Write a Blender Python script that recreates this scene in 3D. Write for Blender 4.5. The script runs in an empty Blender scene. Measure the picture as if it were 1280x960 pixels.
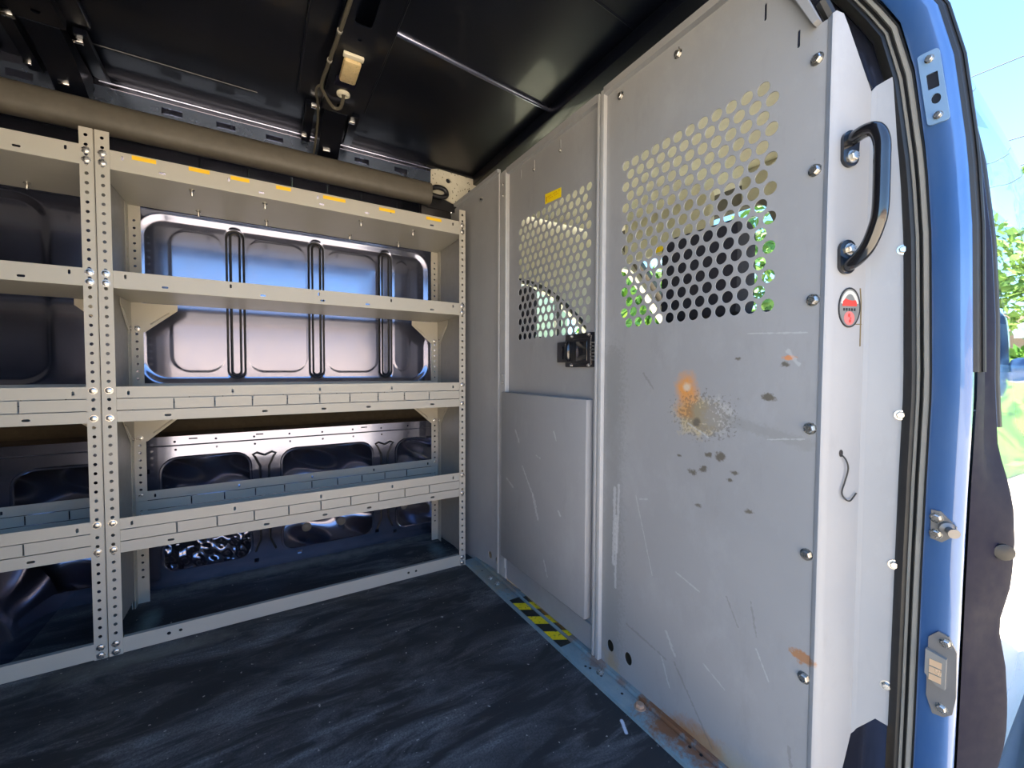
import bpy, bmesh, math, random
from mathutils import Vector, Matrix
from mathutils.geometry import delaunay_2d_cdt
random.seed(7)
SC = bpy.context.scene
COL = SC.collection
PI = math.pi

# ------------------------------------------------------------------ helpers
class MB:
    """collects shapes that become ONE mesh object"""
    def __init__(s): s.v = []; s.f = []; s.sm = []
    def add(s, vs, fs, smooth=False):
        b = len(s.v); s.v += [tuple(v) for v in vs]
        s.f += [tuple(b+i for i in f) for f in fs]; s.sm += [smooth]*len(fs); return s
    def box(s, a, b, bev=0):
        (x0,y0,z0),(x1,y1,z1) = a, b
        if bev <= 0:
            return s.add([(x0,y0,z0),(x1,y0,z0),(x1,y1,z0),(x0,y1,z0),(x0,y0,z1),(x1,y0,z1),(x1,y1,z1),(x0,y1,z1)],
                  [(0,3,2,1),(4,5,6,7),(0,1,5,4),(1,2,6,5),(2,3,7,6),(3,0,4,7)])
        bm = bmesh.new(); bmesh.ops.create_cube(bm, size=1)
        for v in bm.verts: v.co = Vector(((x0+x1)/2+v.co.x*(x1-x0),(y0+y1)/2+v.co.y*(y1-y0),(z0+z1)/2+v.co.z*(z1-z0)))
        bmesh.ops.bevel(bm, geom=bm.edges[:], offset=bev, segments=2, affect='EDGES', profile=.5)
        bm.verts.index_update(); s.add([v.co.copy() for v in bm.verts], [[v.index for v in f.verts] for f in bm.faces], False); bm.free(); return s
    def tube(s, pts, r, n=10, cap=True, closed=False):
        pts = [Vector(p) for p in pts]; m = len(pts); vs = []; fs = []
        rr = r if isinstance(r,(list,tuple)) else [r]*m
        up = None
        for i,p in enumerate(pts):
            a = pts[(i-1)%m] if (closed or i>0) else p; b = pts[(i+1)%m] if (closed or i<m-1) else p
            t = (b-a).normalized()
            if up is None:
                up = t.orthogonal().normalized()
            up = (up - t*up.dot(t)); up = up.normalized() if up.length>1e-6 else t.orthogonal().normalized()
            w = t.cross(up)
            for k in range(n):
                an = 2*PI*k/n; vs.append(p+(up*math.cos(an)+w*math.sin(an))*rr[i])
        for i in range(m if closed else m-1):
            j = (i+1)%m
            for k in range(n):
                l = (k+1)%n; fs.append((i*n+k, i*n+l, j*n+l, j*n+k))
        s.add(vs, fs, True)
        if cap and not closed:
            s.add([vs[k] for k in range(n)], [tuple(range(n))[::-1]]); s.add([vs[(m-1)*n+k] for k in range(n)], [tuple(range(n))])
        return s
    def lathe(s, prof, o, ax, n=16):
        """prof: (radius, height along ax) list"""
        o = Vector(o); ax = Vector(ax).normalized(); u = ax.orthogonal().normalized(); w = ax.cross(u)
        vs = []; fs = []
        for (r,h) in prof:
            for k in range(n):
                a = 2*PI*k/n; vs.append(o+ax*h+(u*math.cos(a)+w*math.sin(a))*r)
        for i in range(len(prof)-1):
            for k in range(n):
                l = (k+1)%n; fs.append((i*n+k,i*n+l,(i+1)*n+l,(i+1)*n+k))
        s.add(vs, fs, True)
        s.add([vs[k] for k in range(n)], [tuple(range(n))[::-1]]); e = (len(prof)-1)*n
        s.add([vs[e+k] for k in range(n)], [tuple(range(n))]); return s
    def prism(s, poly, fn, h0, h1, smooth=False):
        """closed 2d polygon swept from h0 to h1; fn(u,v,h)->xyz"""
        n = len(poly); vs = [fn(u,v,h0) for u,v in poly]+[fn(u,v,h1) for u,v in poly]
        fs = [(i,(i+1)%n,n+(i+1)%n,n+i) for i in range(n)]
        s.add(vs, fs, smooth); s.add(vs[:n],[tuple(range(n))[::-1]]); s.add(vs[n:],[tuple(range(n))]); return s
    def sweep(s, poly, zs, off, closed=True, smooth=True):
        """plan polygon (x,y) swept up through zs with off(z) added to y"""
        n = len(poly); vs = []; fs = []
        for z in zs:
            for x,y in poly: vs.append((x, y+off(z), z))
        for i in range(len(zs)-1):
            for k in range(n if closed else n-1):
                l = (k+1)%n; fs.append((i*n+k,i*n+l,(i+1)*n+l,(i+1)*n+k))
        s.add(vs, fs, smooth)
        if closed:
            s.add(vs[:n],[tuple(range(n))[::-1]]); s.add(vs[-n:],[tuple(range(n))])
        return s
    def plate(s, outline, holes, fn, t0, t1):
        """sheet with real holes: 2d outline and hole loops, fn(u,v,t)->xyz, thickness t0..t1"""
        co = []; ed = []
        for lp in [outline]+list(holes):
            b = len(co); co += [Vector((p[0],p[1])) for p in lp]; ed += [(b+i, b+(i+1)%len(lp)) for i in range(len(lp))]
        loop = []
        for i,lp in enumerate([outline]+list(holes)): loop += [i]*len(lp)
        r = delaunay_2d_cdt(co, ed, [], 1, 1e-7)
        vs = r[0]; ids = [set(loop[k] for k in o) for o in r[3]]; n = len(vs); fs = []
        for f in r[2]:
            common = ids[f[0]] & ids[f[1]] & ids[f[2]]
            if any(c > 0 for c in common): continue
            if 0 in common:
                cx = sum(vs[k][0] for k in f)/3; cy = sum(vs[k][1] for k in f)/3
                if not _inside(outline, cx, cy): continue
            fs.append(f)
        s.add([fn(v[0],v[1],t0) for v in vs]+[fn(v[0],v[1],t1) for v in vs],
              [tuple(f) for f in fs]+[tuple(n+i for i in reversed(f)) for f in fs]+
              [(a, b, n+b, n+a) for a,b in _boundary(fs)])
        return s
    def grid(s, nu, nv, fn, smooth=True):
        vs = [fn(i/(nu-1), j/(nv-1)) for j in range(nv) for i in range(nu)]
        s.add(vs, [(j*nu+i, j*nu+i+1, (j+1)*nu+i+1, (j+1)*nu+i) for j in range(nv-1) for i in range(nu-1)], smooth); return s
    def build(s, name, mat, parent=None, label=None, fix=True):
        me = bpy.data.meshes.new(name); me.from_pydata(s.v, [], s.f)
        me.polygons.foreach_set('use_smooth', s.sm)
        me.update()
        if fix:
            bm = bmesh.new(); bm.from_mesh(me)
            bmesh.ops.remove_doubles(bm, verts=bm.verts, dist=1e-5)
            bmesh.ops.recalc_face_normals(bm, faces=bm.faces)
            bm.to_mesh(me); bm.free()
        try: me.set_sharp_from_angle(angle=math.radians(40))
        except Exception: pass
        me.materials.append(mat)
        o = bpy.data.objects.new(name, me); COL.objects.link(o); put(o, parent)
        if label: o['label'] = label
        return o
def _inside(p, x, y):
    c = False; j = len(p)-1
    for i in range(len(p)):
        if (p[i][1] > y) != (p[j][1] > y) and x < (p[j][0]-p[i][0])*(y-p[i][1])/(p[j][1]-p[i][1])+p[i][0]: c = not c
        j = i
    return c
def _boundary(fs):
    c = {}
    for f in fs:
        for i in range(len(f)):
            a,b = f[i], f[(i+1)%len(f)]
            k = (min(a,b),max(a,b)); c.setdefault(k, []).append((a,b))
    return [v[0][::-1] for v in c.values() if len(v)==1]
def world_of(o):
    m = Matrix.Identity(4)
    while o is not None:
        m = o.matrix_parent_inverse @ o.matrix_basis @ m if False else (o.matrix_parent_inverse @ o.matrix_basis) @ m
        o = o.parent
    return m
def put(o, parent):
    if parent is not None:
        o.parent = parent; o.matrix_parent_inverse = world_of(parent).inverted()
def thing(name, label, cat, loc=(0,0,0), group=None):
    o = bpy.data.objects.new(name, None); COL.objects.link(o); o.location = loc; o.empty_display_size = .05
    o['label'] = label; o['category'] = cat
    if group: o['group'] = group
    return o
def tag(o, label, cat, group=None):
    o['label'] = label; o['category'] = cat
    if group: o['group'] = group
    return o
def structure(o, label=None):
    o['kind'] = 'structure'
    if label: o['label'] = label
    return o
def inst(name, mesh, mat4, parent, label=None):
    o = bpy.data.objects.new(name, mesh); COL.objects.link(o); o.matrix_basis = mat4; put(o, parent)
    if label: o['label'] = label
    return o
def circ(cx, cy, r, n=10, ry=None):
    ry = r if ry is None else ry
    return [(cx+r*math.cos(2*PI*k/n+.1), cy+ry*math.sin(2*PI*k/n+.1)) for k in range(n)]
def rrect(x0, y0, x1, y1, r, n=5):
    p = []
    for cx,cy,a in ((x1-r,y1-r,0),(x0+r,y1-r,PI/2),(x0+r,y0+r,PI),(x1-r,y0+r,1.5*PI)):
        for k in range(n+1): p.append((cx+r*math.cos(a+PI/2*k/n), cy+r*math.sin(a+PI/2*k/n)))
    return p
def rect(x0,y0,x1,y1): return [(x0,y0),(x1,y0),(x1,y1),(x0,y1)]
def lerp_table(tab):
    def f(z):
        if z <= tab[0][0]: return tab[0][1]
        for (a,va),(b,vb) in zip(tab,tab[1:]):
            if z <= b:
                t=(z-a)/(b-a); return va+(vb-va)*t
        return tab[-1][1]
    return f
def spline(pts, n=8):
    pts=[Vector(p) for p in pts]; out=[]
    for i in range(len(pts)-1):
        p0=pts[max(i-1,0)];p1=pts[i];p2=pts[i+1];p3=pts[min(i+2,len(pts)-1)]
        for k in range(n):
            t=k/n; out.append(.5*((2*p1)+(p2-p0)*t+(2*p0-5*p1+4*p2-p3)*t*t+(3*p1-p0-3*p2+p3)*t**3))
    out.append(pts[-1]); return out

# ------------------------------------------------------------------ materials
class NT:
    def __init__(s, name):
        s.m = bpy.data.materials.new(name); s.m.use_nodes = True; s.t = s.m.node_tree
        s.b = s.t.nodes['Principled BSDF']; s.tc = None
    def n(s, ty, **kw):
        nd = s.t.nodes.new(ty)
        for k,v in kw.items(): setattr(nd,k,v)
        return nd
    def link(s,a,b): s.t.links.new(a,b)
    def set(s, **kw):
        for k,v in kw.items():
            i = s.b.inputs[k.replace('_',' ')]
            i.default_value = (*v,1) if isinstance(v,(tuple,list)) and len(v)==3 else v
        return s
    def pos(s):
        if s.tc is None: s.tc = s.n('ShaderNodeNewGeometry').outputs['Position']
        return s.tc
    def mapped(s, scale=(1,1,1), rot=(0,0,0)):
        mp = s.n('ShaderNodeMapping'); mp.inputs['Scale'].default_value=scale; mp.inputs['Rotation'].default_value=rot
        s.link(s.pos(), mp.inputs['Vector']); return mp.outputs[0]
    def noise(s, sc, detail=4, rough=.55, scale=(1,1,1), rot=(0,0,0), dist=0):
        nz = s.n('ShaderNodeTexNoise'); nz.inputs['Scale'].default_value=sc; nz.inputs['Detail'].default_value=detail
        nz.inputs['Roughness'].default_value=rough; nz.inputs['Distortion'].default_value=dist
        s.link(s.mapped(scale,rot), nz.inputs['Vector']); return nz.outputs['Fac']
    def ramp(s, fac, a, b, lo=0., hi=1.):
        r = s.n('ShaderNodeMapRange'); r.inputs[1].default_value=a; r.inputs[2].default_value=b; r.inputs[3].default_value=lo; r.inputs[4].default_value=hi
        s.link(fac, r.inputs[0]); return r.outputs[0]
    def math(s, op, a, b=None):
        m = s.n('ShaderNodeMath', operation=op)
        for i,x in enumerate((a,b)):
            if x is None: continue
            if isinstance(x,(int,float)): m.inputs[i].default_value=x
            else: s.link(x,m.inputs[i])
        return m.outputs[0]
    def mix(s, fac, a, b):
        m = s.n('ShaderNodeMix', data_type='RGBA')
        if isinstance(fac,(int,float)): m.inputs[0].default_value=fac
        else: s.link(fac,m.inputs[0])
        for i,x in ((6,a),(7,b)):
            if isinstance(x,tuple): m.inputs[i].default_value=(*x,1)
            else: s.link(x,m.inputs[i])
        return m.outputs[2]
    def bump(s, h, st=.2, d=.002):
        b = s.n('ShaderNodeBump'); b.inputs['Strength'].default_value=st; b.inputs['Distance'].default_value=d
        s.link(h,b.inputs['Height']); s.link(b.outputs[0], s.b.inputs['Normal'])
    def blob(s, c, r, soft=.5, wob=.5, nsc=60, stretch=(1,1,1)):
        """mask 0..1 of a stain of its own ragged shape at a place on the thing"""
        sub = s.n('ShaderNodeVectorMath', operation='SUBTRACT'); s.link(s.pos(), sub.inputs[0]); sub.inputs[1].default_value=c
        mul = s.n('ShaderNodeVectorMath', operation='MULTIPLY'); s.link(sub.outputs[0], mul.inputs[0]); mul.inputs[1].default_value=tuple(1/(r*q) for q in stretch)
        ln = s.n('ShaderNodeVectorMath', operation='LENGTH'); s.link(mul.outputs[0], ln.inputs[0])
        d = s.math('ADD', ln.outputs[1], s.math('MULTIPLY', s.math('SUBTRACT', s.noise(nsc,5,.65), .5), wob*2))
        return s.ramp(d, 1.0, 1.0-soft)
    def seg(s, a, b, w, wob=.4):
        """mask of a scratch from a to b"""
        a=Vector(a); b=Vector(b); ab=b-a; L=ab.length
        sub = s.n('ShaderNodeVectorMath', operation='SUBTRACT'); s.link(s.pos(), sub.inputs[0]); sub.inputs[1].default_value=a
        dt = s.n('ShaderNodeVectorMath', operation='DOT_PRODUCT'); s.link(sub.outputs[0], dt.inputs[0]); dt.inputs[1].default_value=ab/(L*L)
        cl = s.n('ShaderNodeClamp'); s.link(dt.outputs[1], cl.inputs[0])
        sc = s.n('ShaderNodeVectorMath', operation='SCALE'); sc.inputs[0].default_value=ab; s.link(cl.outputs[0], sc.inputs['Scale'])
        sb = s.n('ShaderNodeVectorMath', operation='SUBTRACT'); s.link(sub.outputs[0], sb.inputs[0]); s.link(sc.outputs[0], sb.inputs[1])
        ln = s.n('ShaderNodeVectorMath', operation='LENGTH'); s.link(sb.outputs[0], ln.inputs[0])
        d = s.math('ADD', s.math('DIVIDE', ln.outputs[1], w), s.math('MULTIPLY', s.math('SUBTRACT', s.noise(160,3,.6), .5), wob*2))
        return s.ramp(d, 1.0, .5)
    def color(s, c): s.link(c, s.b.inputs['Base Color'])
def simple(name, col, rough=.5, metal=0., var=.12, nsc=30, **kw):
    m = NT(name); m.set(Roughness=rough, Metallic=metal, **kw)
    n = m.noise(nsc,4)
    m.color(m.mix(n, tuple(c*(1-var) for c in col), tuple(min(1,c*(1+var)) for c in col)))
    m.link(m.ramp(m.noise(nsc*2.3,3),.2,.8,max(0,rough-.06),min(1,rough+.06)), m.b.inputs['Roughness'])
    return m.m
M = {}
def paint_shelf():
    m = NT('shelf_paint'); m.set(Roughness=.42)
    base = m.mix(m.noise(9,4), (.385,.365,.315), (.435,.415,.36))
    scr = m.ramp(m.noise(26,6,.7,(1,1,5)), .66,.74)
    base = m.mix(m.math('MULTIPLY',scr,.3), base, (.52,.51,.48))
    dk = m.ramp(m.noise(40,6,.75), .70,.78)
    base = m.mix(m.math('MULTIPLY',dk,.35), base, (.22,.18,.13))
    m.color(base); return m.m
def paint_partition():
    m = NT('partition_paint'); m.set(Roughness=.48)
    base = m.mix(m.ramp(m.noise(3.5,5),.3,.7), (.268,.272,.278), (.308,.311,.315))
    base = m.mix(m.math('MULTIPLY', m.ramp(m.noise(14,6,.7,(1,1,.35)),.58,.8),.45), base, (.205,.205,.20))
    base = m.mix(m.math('MULTIPLY', m.seg((.6646,.672,.05),(.6646,.672,.70),.045,.9),.45), base, (.20,.205,.20))
    base = m.mix(m.math('MULTIPLY', m.ramp(m.noise(6,7,.72,(1,1,.6)),.52,.75),.4), base, (.40,.41,.425))
    # fine pale scuffs
    for rot,th in (((.5,0,0),.70),((-.4,0,0),.72)):
        base = m.mix(m.math('MULTIPLY', m.ramp(m.noise(30,7,.75,(1,.25,1.6),rot),th,th+.06),.22), base, (.44,.45,.46))
    base = m.mix(m.math('MULTIPLY', m.ramp(m.noise(55,5,.7),.71,.78),.5), base, (.16,.15,.13))
    X=.6646
    def st(c,r,col,k=1,**kw):
        nonlocal base
        base = m.mix(m.math('MULTIPLY', m.blob(c,r,**kw), k), base, col)
    # rusty scrape in the middle of the fixed panel
    st((X,.462,.600),.048,(.46,.38,.23),.9,soft=.5,wob=.9,nsc=45,stretch=(1,1.1,.85))
    st((X,.425,.603),.032,(.42,.41,.39),.8,soft=.5,wob=.9,nsc=120)
    st((X,.484,.645),.034,(.60,.26,.06),.95,soft=.7,wob=.6,nsc=50,stretch=(1,.9,1.1))
    st((X,.487,.608),.024,(.50,.24,.07),.8,soft=.7,wob=.9,nsc=70)
    st((X,.484,.65),.010,(.56,.50,.40),.8,soft=.6,wob=.4)
    st((X,.462,.588),.010,(.12,.10,.08),.9,soft=.5,wob=.6,nsc=90)
    st((X,.45,.60),.048,(.09,.08,.06),.5,soft=.15,wob=2.2,nsc=190,stretch=(1,1,.7))
    # dark smear to the side
    base = m.mix(m.math('MULTIPLY', m.seg((X,.41,.600),(X,.285,.575),.011,.8),.35), base, (.20,.20,.18))
    for y,z,r in ((.437,.535,.011),(.417,.535,.015),(.391,.512,.009),(.398,.499,.008),(.448,.507,.012),(.470,.497,.012),(.497,.522,.006),(.456,.440,.009),(.340,.640,.012),(.318,.69,.008),(.39,.70,.006),(.365,.455,.008)):
        st((X,y,z),r*.72,(.09,.075,.05),.85,soft=.5,wob=1.3,nsc=130,stretch=(1,1.25,.75))
    # rust along the foot and at the edge
    st((X,.44,.015),.05,(.34,.16,.06),.9,soft=.6,wob=1.0,nsc=35,stretch=(1,1.5,.7))
    st((X,.36,.02),.06,(.40,.33,.22),.7,soft=.8,wob=.8,nsc=30,stretch=(1,1.8,.6))
    st((X,.665,.025),.03,(.36,.25,.12),.6,soft=.7,wob=.8,nsc=50)
    st((X,.285,.265),.016,(.33,.16,.07),.9,soft=.4,wob=1.2,nsc=90,stretch=(1,1.2,.6))
    st((X,.313,.70),.008,(.55,.22,.08),.9,soft=.4,wob=.9,nsc=120,stretch=(1,1.3,.5))
    # drips near the foot of the mullion
    for a,b,w in (((.66,.42),(.662,.25),.005),((.648,.43),(.652,.28),.004),((.655,.36),(.655,.2),.004)):
        base = m.mix(m.math('MULTIPLY', m.seg((X,a[0],a[1]),(X,b[0],b[1]),w,1.0),.55), base, (.55,.56,.57))
    # long pale scratches
    for a,b,w in (((.60,.42),(.555,.27),.0012),((.59,.415),(.57,.42),.0014),((.34,.575),(.29,.583),.0013),((.375,.74),(.29,.735),.0012),((.315,.71),(.30,.69),.003),((.50,.30),(.45,.285),.0015),
                  ((.52,.175),(.50,.14),.003),((.44,.16),(.40,.14),.0014),((.53,.12),(.51,.07),.002),((.48,.585),(.44,.565),.002),((.35,.24),(.33,.2),.0014)):
        base = m.mix(m.math('MULTIPLY', m.seg((X,a[0],a[1]),(X,b[0],b[1]),w*1.1,1.7),.42), base, (.50,.51,.52))
    for a,b,w in (((.62,.135),(.52,.12),.002),((.50,.125),(.42,.02),.0018),((.36,.31),(.35,.26),.0015),((.30,.12),(.29,.05),.002),((.585,.675),(.56,.645),.002),((.40,.30),(.38,.26),.0012)):
        base = m.mix(m.math('MULTIPLY', m.seg((X,a[0],a[1]),(X,b[0],b[1]),w*1.4,1.6),.4), base, (.13,.13,.12))
    # kick plate scratches
    for a,b,w in (((1.01,.40),(.955,.33),.004),((.955,.33),(.93,.27),.0065),((1.10,.345),(1.06,.325),.004),((1.05,.50),(1.03,.47),.004),((.84,.32),(.83,.31),.004),((.90,.165),(.885,.13),.004),((.94,.445),(.92,.44),.002),((.86,.52),(.85,.50),.003)):
        base = m.mix(m.math('MULTIPLY', m.seg((X-.02,a[0],a[1]),(X-.02,b[0],b[1]),w,1.5),.5), base, (.58,.59,.61))
    m.color(base)
    m.bump(m.noise(260,3), .08, .0006)
    return m.m
def body_paint():
    m = NT('body_paint'); m.set(Metallic=.9, Roughness=.3)
    m.color(m.mix(m.noise(5,3), (.185,.20,.29), (.21,.225,.32)))
    m.link(m.ramp(m.noise(14,5),.25,.75,.13,.21), m.b.inputs['Roughness'])
    m.set(Coat_Weight=.8, Coat_Roughness=.06)
    return m.m
def outer_paint():
    m = NT('outer_paint'); m.set(Metallic=.3, Roughness=.35, Coat_Weight=1.0, Coat_Roughness=.03)
    n = m.ramp(m.noise(14,5,.6,(1,1,.25)),.35,.75)
    m.color(m.mix(m.math('MULTIPLY',n,.5), (.030,.105,.29), (.13,.21,.36)))
    return m.m
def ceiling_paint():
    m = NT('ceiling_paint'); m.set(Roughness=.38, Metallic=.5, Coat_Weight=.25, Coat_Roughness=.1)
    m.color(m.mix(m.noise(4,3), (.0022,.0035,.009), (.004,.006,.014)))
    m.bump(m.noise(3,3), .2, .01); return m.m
def rubber_mat():
    m = NT('rubber_mat'); m.set(Roughness=.6)
    st = m.ramp(m.noise(8,8,.70,(.50,1.6,1),(0,0,.12),.9), .45,.74)
    big = m.ramp(m.noise(2.6,3,.5,(.6,1.5,1)), .36,.62,.12,1)
    st2 = m.ramp(m.noise(16,5,.65,(.30,2.0,1),(0,0,-.06),.5), .56,.72)
    fine = m.noise(250,4,.75)
    fac = m.math('MULTIPLY', m.math('ADD', m.math('MULTIPLY', st, big), m.math('MULTIPLY',m.math('MULTIPLY',st2,big),.6)), m.ramp(fine,.34,.66,.15,1.0))
    c = m.mix(m.noise(1.5,2), (.013,.0145,.017), (.021,.023,.027))
    cl = m.n('ShaderNodeClamp'); m.link(fac, cl.inputs[0])
    c = m.mix(cl.outputs[0], c, (.40,.39,.39))
    sp = m.ramp(m.noise(95,2,.5),.70,.74)
    c = m.mix(sp, c, (.34,.32,.29))
    c = m.mix(m.math('MULTIPLY', m.blob((-.25,1.27,0),.09,soft=.8,wob=.7,nsc=25,stretch=(2.6,.5,1)),.6), c, (.17,.165,.14))
    c = m.mix(m.math('MULTIPLY', m.blob((.12,1.60,0),.06,soft=.9,wob=.9,nsc=25,stretch=(9,.8,1)),.75), c, (.24,.24,.21))
    c = m.mix(m.math('MULTIPLY', m.blob((-.27,1.44,0),.06,soft=.8,wob=.6,nsc=30,stretch=(.5,1.7,1)),.8), c, (.12,.19,.19))
    c = m.mix(m.math('MULTIPLY', m.blob((.56,1.47,0),.05,soft=.8,wob=.6,nsc=30,stretch=(.7,1.7,1)),.8), c, (.14,.20,.22))
    c = m.mix(m.seg((.577,.536,0),(.590,.560,0),.0042,.3), c, (.55,.58,.65))
    m.color(c); m.bump(fine, .3, .0012); return m.m
def sill_metal():
    m = NT('sill_metal'); m.set(Roughness=.5, Metallic=.25)
    c = m.mix(m.ramp(m.noise(18,6,.7,(1,.4,1)),.35,.7), (.17,.27,.31), (.33,.38,.38))
    c = m.mix(m.ramp(m.noise(60,5,.7),.62,.72), c, (.09,.08,.06))
    for y,r,k in ((.50,.07,1),(.56,.02,1),(.43,.05,.9),(.70,.04,.6),(.80,.03,.5),(1.1,.07,.5),(.62,.02,.6)):
        c = m.mix(m.math('MULTIPLY', m.blob((.655,y,.01),r,soft=.6,wob=1.1,nsc=60,stretch=(.7,1,1)),k), c, (.26,.11,.05))
    c = m.mix(m.math('MULTIPLY', m.blob((.63,1.18,.01),.12,soft=.6,wob=1.1,nsc=30,stretch=(.4,1.2,1)),.7), c, (.33,.30,.22))
    m.color(c); m.bump(m.noise(90,4),.3,.001); return m.m
def hazard():
    m = NT('hazard_tape'); m.set(Roughness=.45)
    w = m.n('ShaderNodeVectorMath', operation='DOT_PRODUCT'); m.link(m.pos(), w.inputs[0]); w.inputs[1].default_value=(7.5,13.3,0)
    fr = m.math('FRACT', m.math('ADD', w.outputs[1], .62))
    c = m.mix(m.ramp(fr,.50,.52), (.92,.66,.008), (.015,.014,.012))
    c = m.mix(m.ramp(m.noise(130,5,.75),.57,.63), c, (.05,.045,.03))
    c = m.mix(m.math('MULTIPLY', m.blob((.664,.90,.01),.05,soft=.7,wob=1,nsc=50,stretch=(.25,2.5,1)),.6), c, (.55,.22,.02))
    m.color(c); return m.m
def speckled():
    m = NT('speckled_felt'); m.set(Roughness=.85)
    v = m.n('ShaderNodeTexVoronoi'); v.inputs['Scale'].default_value=85; m.link(m.mapped(), v.inputs['Vector'])
    d = m.ramp(v.outputs['Distance'], .16,.22)
    c = m.mix(m.noise(60,5,.7), (.42,.385,.30), (.60,.56,.46))
    m.color(m.mix(d, (.13,.115,.085), c)); return m.m
def leafy(name, a, b):
    m = NT(name); m.set(Roughness=.55)
    ob = m.n('ShaderNodeNewGeometry').outputs['Random Per Island']
    m.color(m.mix(ob, a, b)); return m.m
def concrete():
    m = NT('concrete'); m.set(Roughness=.85)
    c = m.mix(m.ramp(m.noise(1.6,6,.65),.3,.7), (.56,.48,.37), (.66,.57,.44))
    m.color(m.mix(m.ramp(m.noise(40,5,.7),.62,.7), c, (.34,.31,.27))); return m.m
def sky_glass():
    m = NT('window_glass'); m.set(Roughness=.0, Transmission_Weight=1.0, IOR=1.45); return m.m
def thin_glass(name):
    m = NT(name); t = m.t; t.nodes.remove(m.b)
    out = t.nodes['Material Output']
    tr = t.nodes.new('ShaderNodeBsdfTransparent'); tr.inputs[0].default_value=(.86,.92,.88,1)
    gl = t.nodes.new('ShaderNodeBsdfGlossy'); gl.inputs['Roughness'].default_value=.01
    lw = t.nodes.new('ShaderNodeLayerWeight'); lw.inputs[0].default_value=.5
    pw = t.nodes.new('ShaderNodeMath'); pw.operation='POWER'; pw.inputs[1].default_value=5; t.links.new(lw.outputs['Facing'], pw.inputs[0])
    fr = t.nodes.new('ShaderNodeMath'); fr.operation='MULTIPLY_ADD'; fr.inputs[1].default_value=.96; fr.inputs[2].default_value=.04; t.links.new(pw.outputs[0], fr.inputs[0])
    mx = t.nodes.new('ShaderNodeMixShader')
    t.links.new(fr.outputs[0], mx.inputs[0]); t.links.new(tr.outputs[0], mx.inputs[1]); t.links.new(gl.outputs[0], mx.inputs[2])
    t.links.new(mx.outputs[0], out.inputs[0]); return m.m
M['shelf']=paint_shelf(); M['part']=paint_partition(); M['body']=body_paint(); M['outer']=outer_paint(); M['ceil']=ceiling_paint()
M['mat']=rubber_mat(); M['sill']=sill_metal(); M['hazard']=hazard(); M['speck']=speckled(); M['concrete']=concrete()
M['lightgrey']=simple('edge_paint',(.43,.435,.435),.4)
M['zinc']=simple('zinc_bolt',(.50,.48,.45),.28,.9,nsc=90)
M['chrome']=simple('chrome',(.75,.75,.76),.12,1.)
M['black']=simple('black_plastic',(.013,.013,.016),.35)
M['blackgloss']=simple('black_gloss',(.010,.010,.012),.16,0,Coat_Weight=.6,Coat_Roughness=.1)
M['bead']=simple('bead_black',(.006,.006,.009),.5)
M['rubber']=simple('rubber',(.011,.0105,.010),.5)
M['lip']=simple('lip_highlight_and_tie_grey',(.27,.255,.22),.45)  # pale grey carries the highlight of the seal lips; also colours the cable ties
M['tube']=simple('trim_plastic',(.085,.076,.062),.55,var=.25,nsc=40)
M['navy']=simple('navy_plastic',(.006,.006,.017),.65,Specular_IOR_Level=.12)
M['yellow']=simple('yellow_sticker',(.86,.52,.012),.45,var=.05)
M['yellow2']=simple('bright_yellow_sticker',(.90,.66,.005),.4,var=.05)
M['ink']=simple('dark_ink',(.10,.07,.01),.6)
M['orangeink']=simple('sticker_print',(.62,.30,.01),.6)
M['red']=simple('red_print',(.50,.04,.03),.5); M['pink']=simple('pink_print',(.48,.14,.13),.5); M['white']=simple('white_print',(.48,.48,.44),.5)
M['greyprint']=simple('grey_print',(.15,.155,.15),.5)
M['lens']=simple('lamp_lens',(.62,.47,.24),.3,var=.3,nsc=120,Transmission_Weight=.15)
M['cable']=simple('cable_sheath',(.075,.066,.048),.6)
M['cream']=simple('cream_grommet',(.62,.57,.44),.5)
M['brown']=simple('foam_backing',(.030,.022,.012),.9,var=.5,nsc=50)
M['headliner']=simple('headliner',(.84,.81,.67),.9)
M['cabtrim']=simple('cab_trim',(.11,.10,.085),.6)
M['pillar_trim']=simple('pillar_trim',(.62,.60,.48),.7)
M['seat']=simple('seat_cloth',(.035,.033,.042),.9,nsc=200)
M['dash']=simple('dash_plastic',(.06,.058,.055),.5)
M['glass']=thin_glass('clear_glass')
M['darkglass']=simple('tinted_glass',(.012,.016,.018),.02,0,var=.05,Coat_Weight=1.0,Coat_Roughness=.0)
M['plategrey']=simple('grey_plastic',(.14,.135,.13),.5); M['copper']=simple('contact_metal',(.85,.60,.38),.3,.5)
M['wood']=simple('fence_render',(.52,.42,.33),.85); M['roofing']=simple('roof_tiles',(.20,.14,.11),.85); M['creamwall']=simple('cream_render',(.80,.76,.60),.85)
M['bark']=simple('bark',(.12,.085,.055),.9)
M['hedge']=leafy('hedge_leaf',(.06,.19,.02),(.20,.40,.05)); M['treeleaf']=leafy('tree_leaf',(.07,.17,.03),(.22,.36,.08))
M['wire']=simple('wire',(.02,.02,.02),.6)

XP, YS = .6646, 1.309
fX = lambda x0: (lambda u,v,t: (x0+t, u, v))       # sheet facing -x : u=y v=z
fY = lambda y0: (lambda u,v,t: (u, y0+t, v))       # sheet facing -y : u=x v=z
fZ = lambda z0: (lambda u,v,t: (u, v, z0+t))

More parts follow.
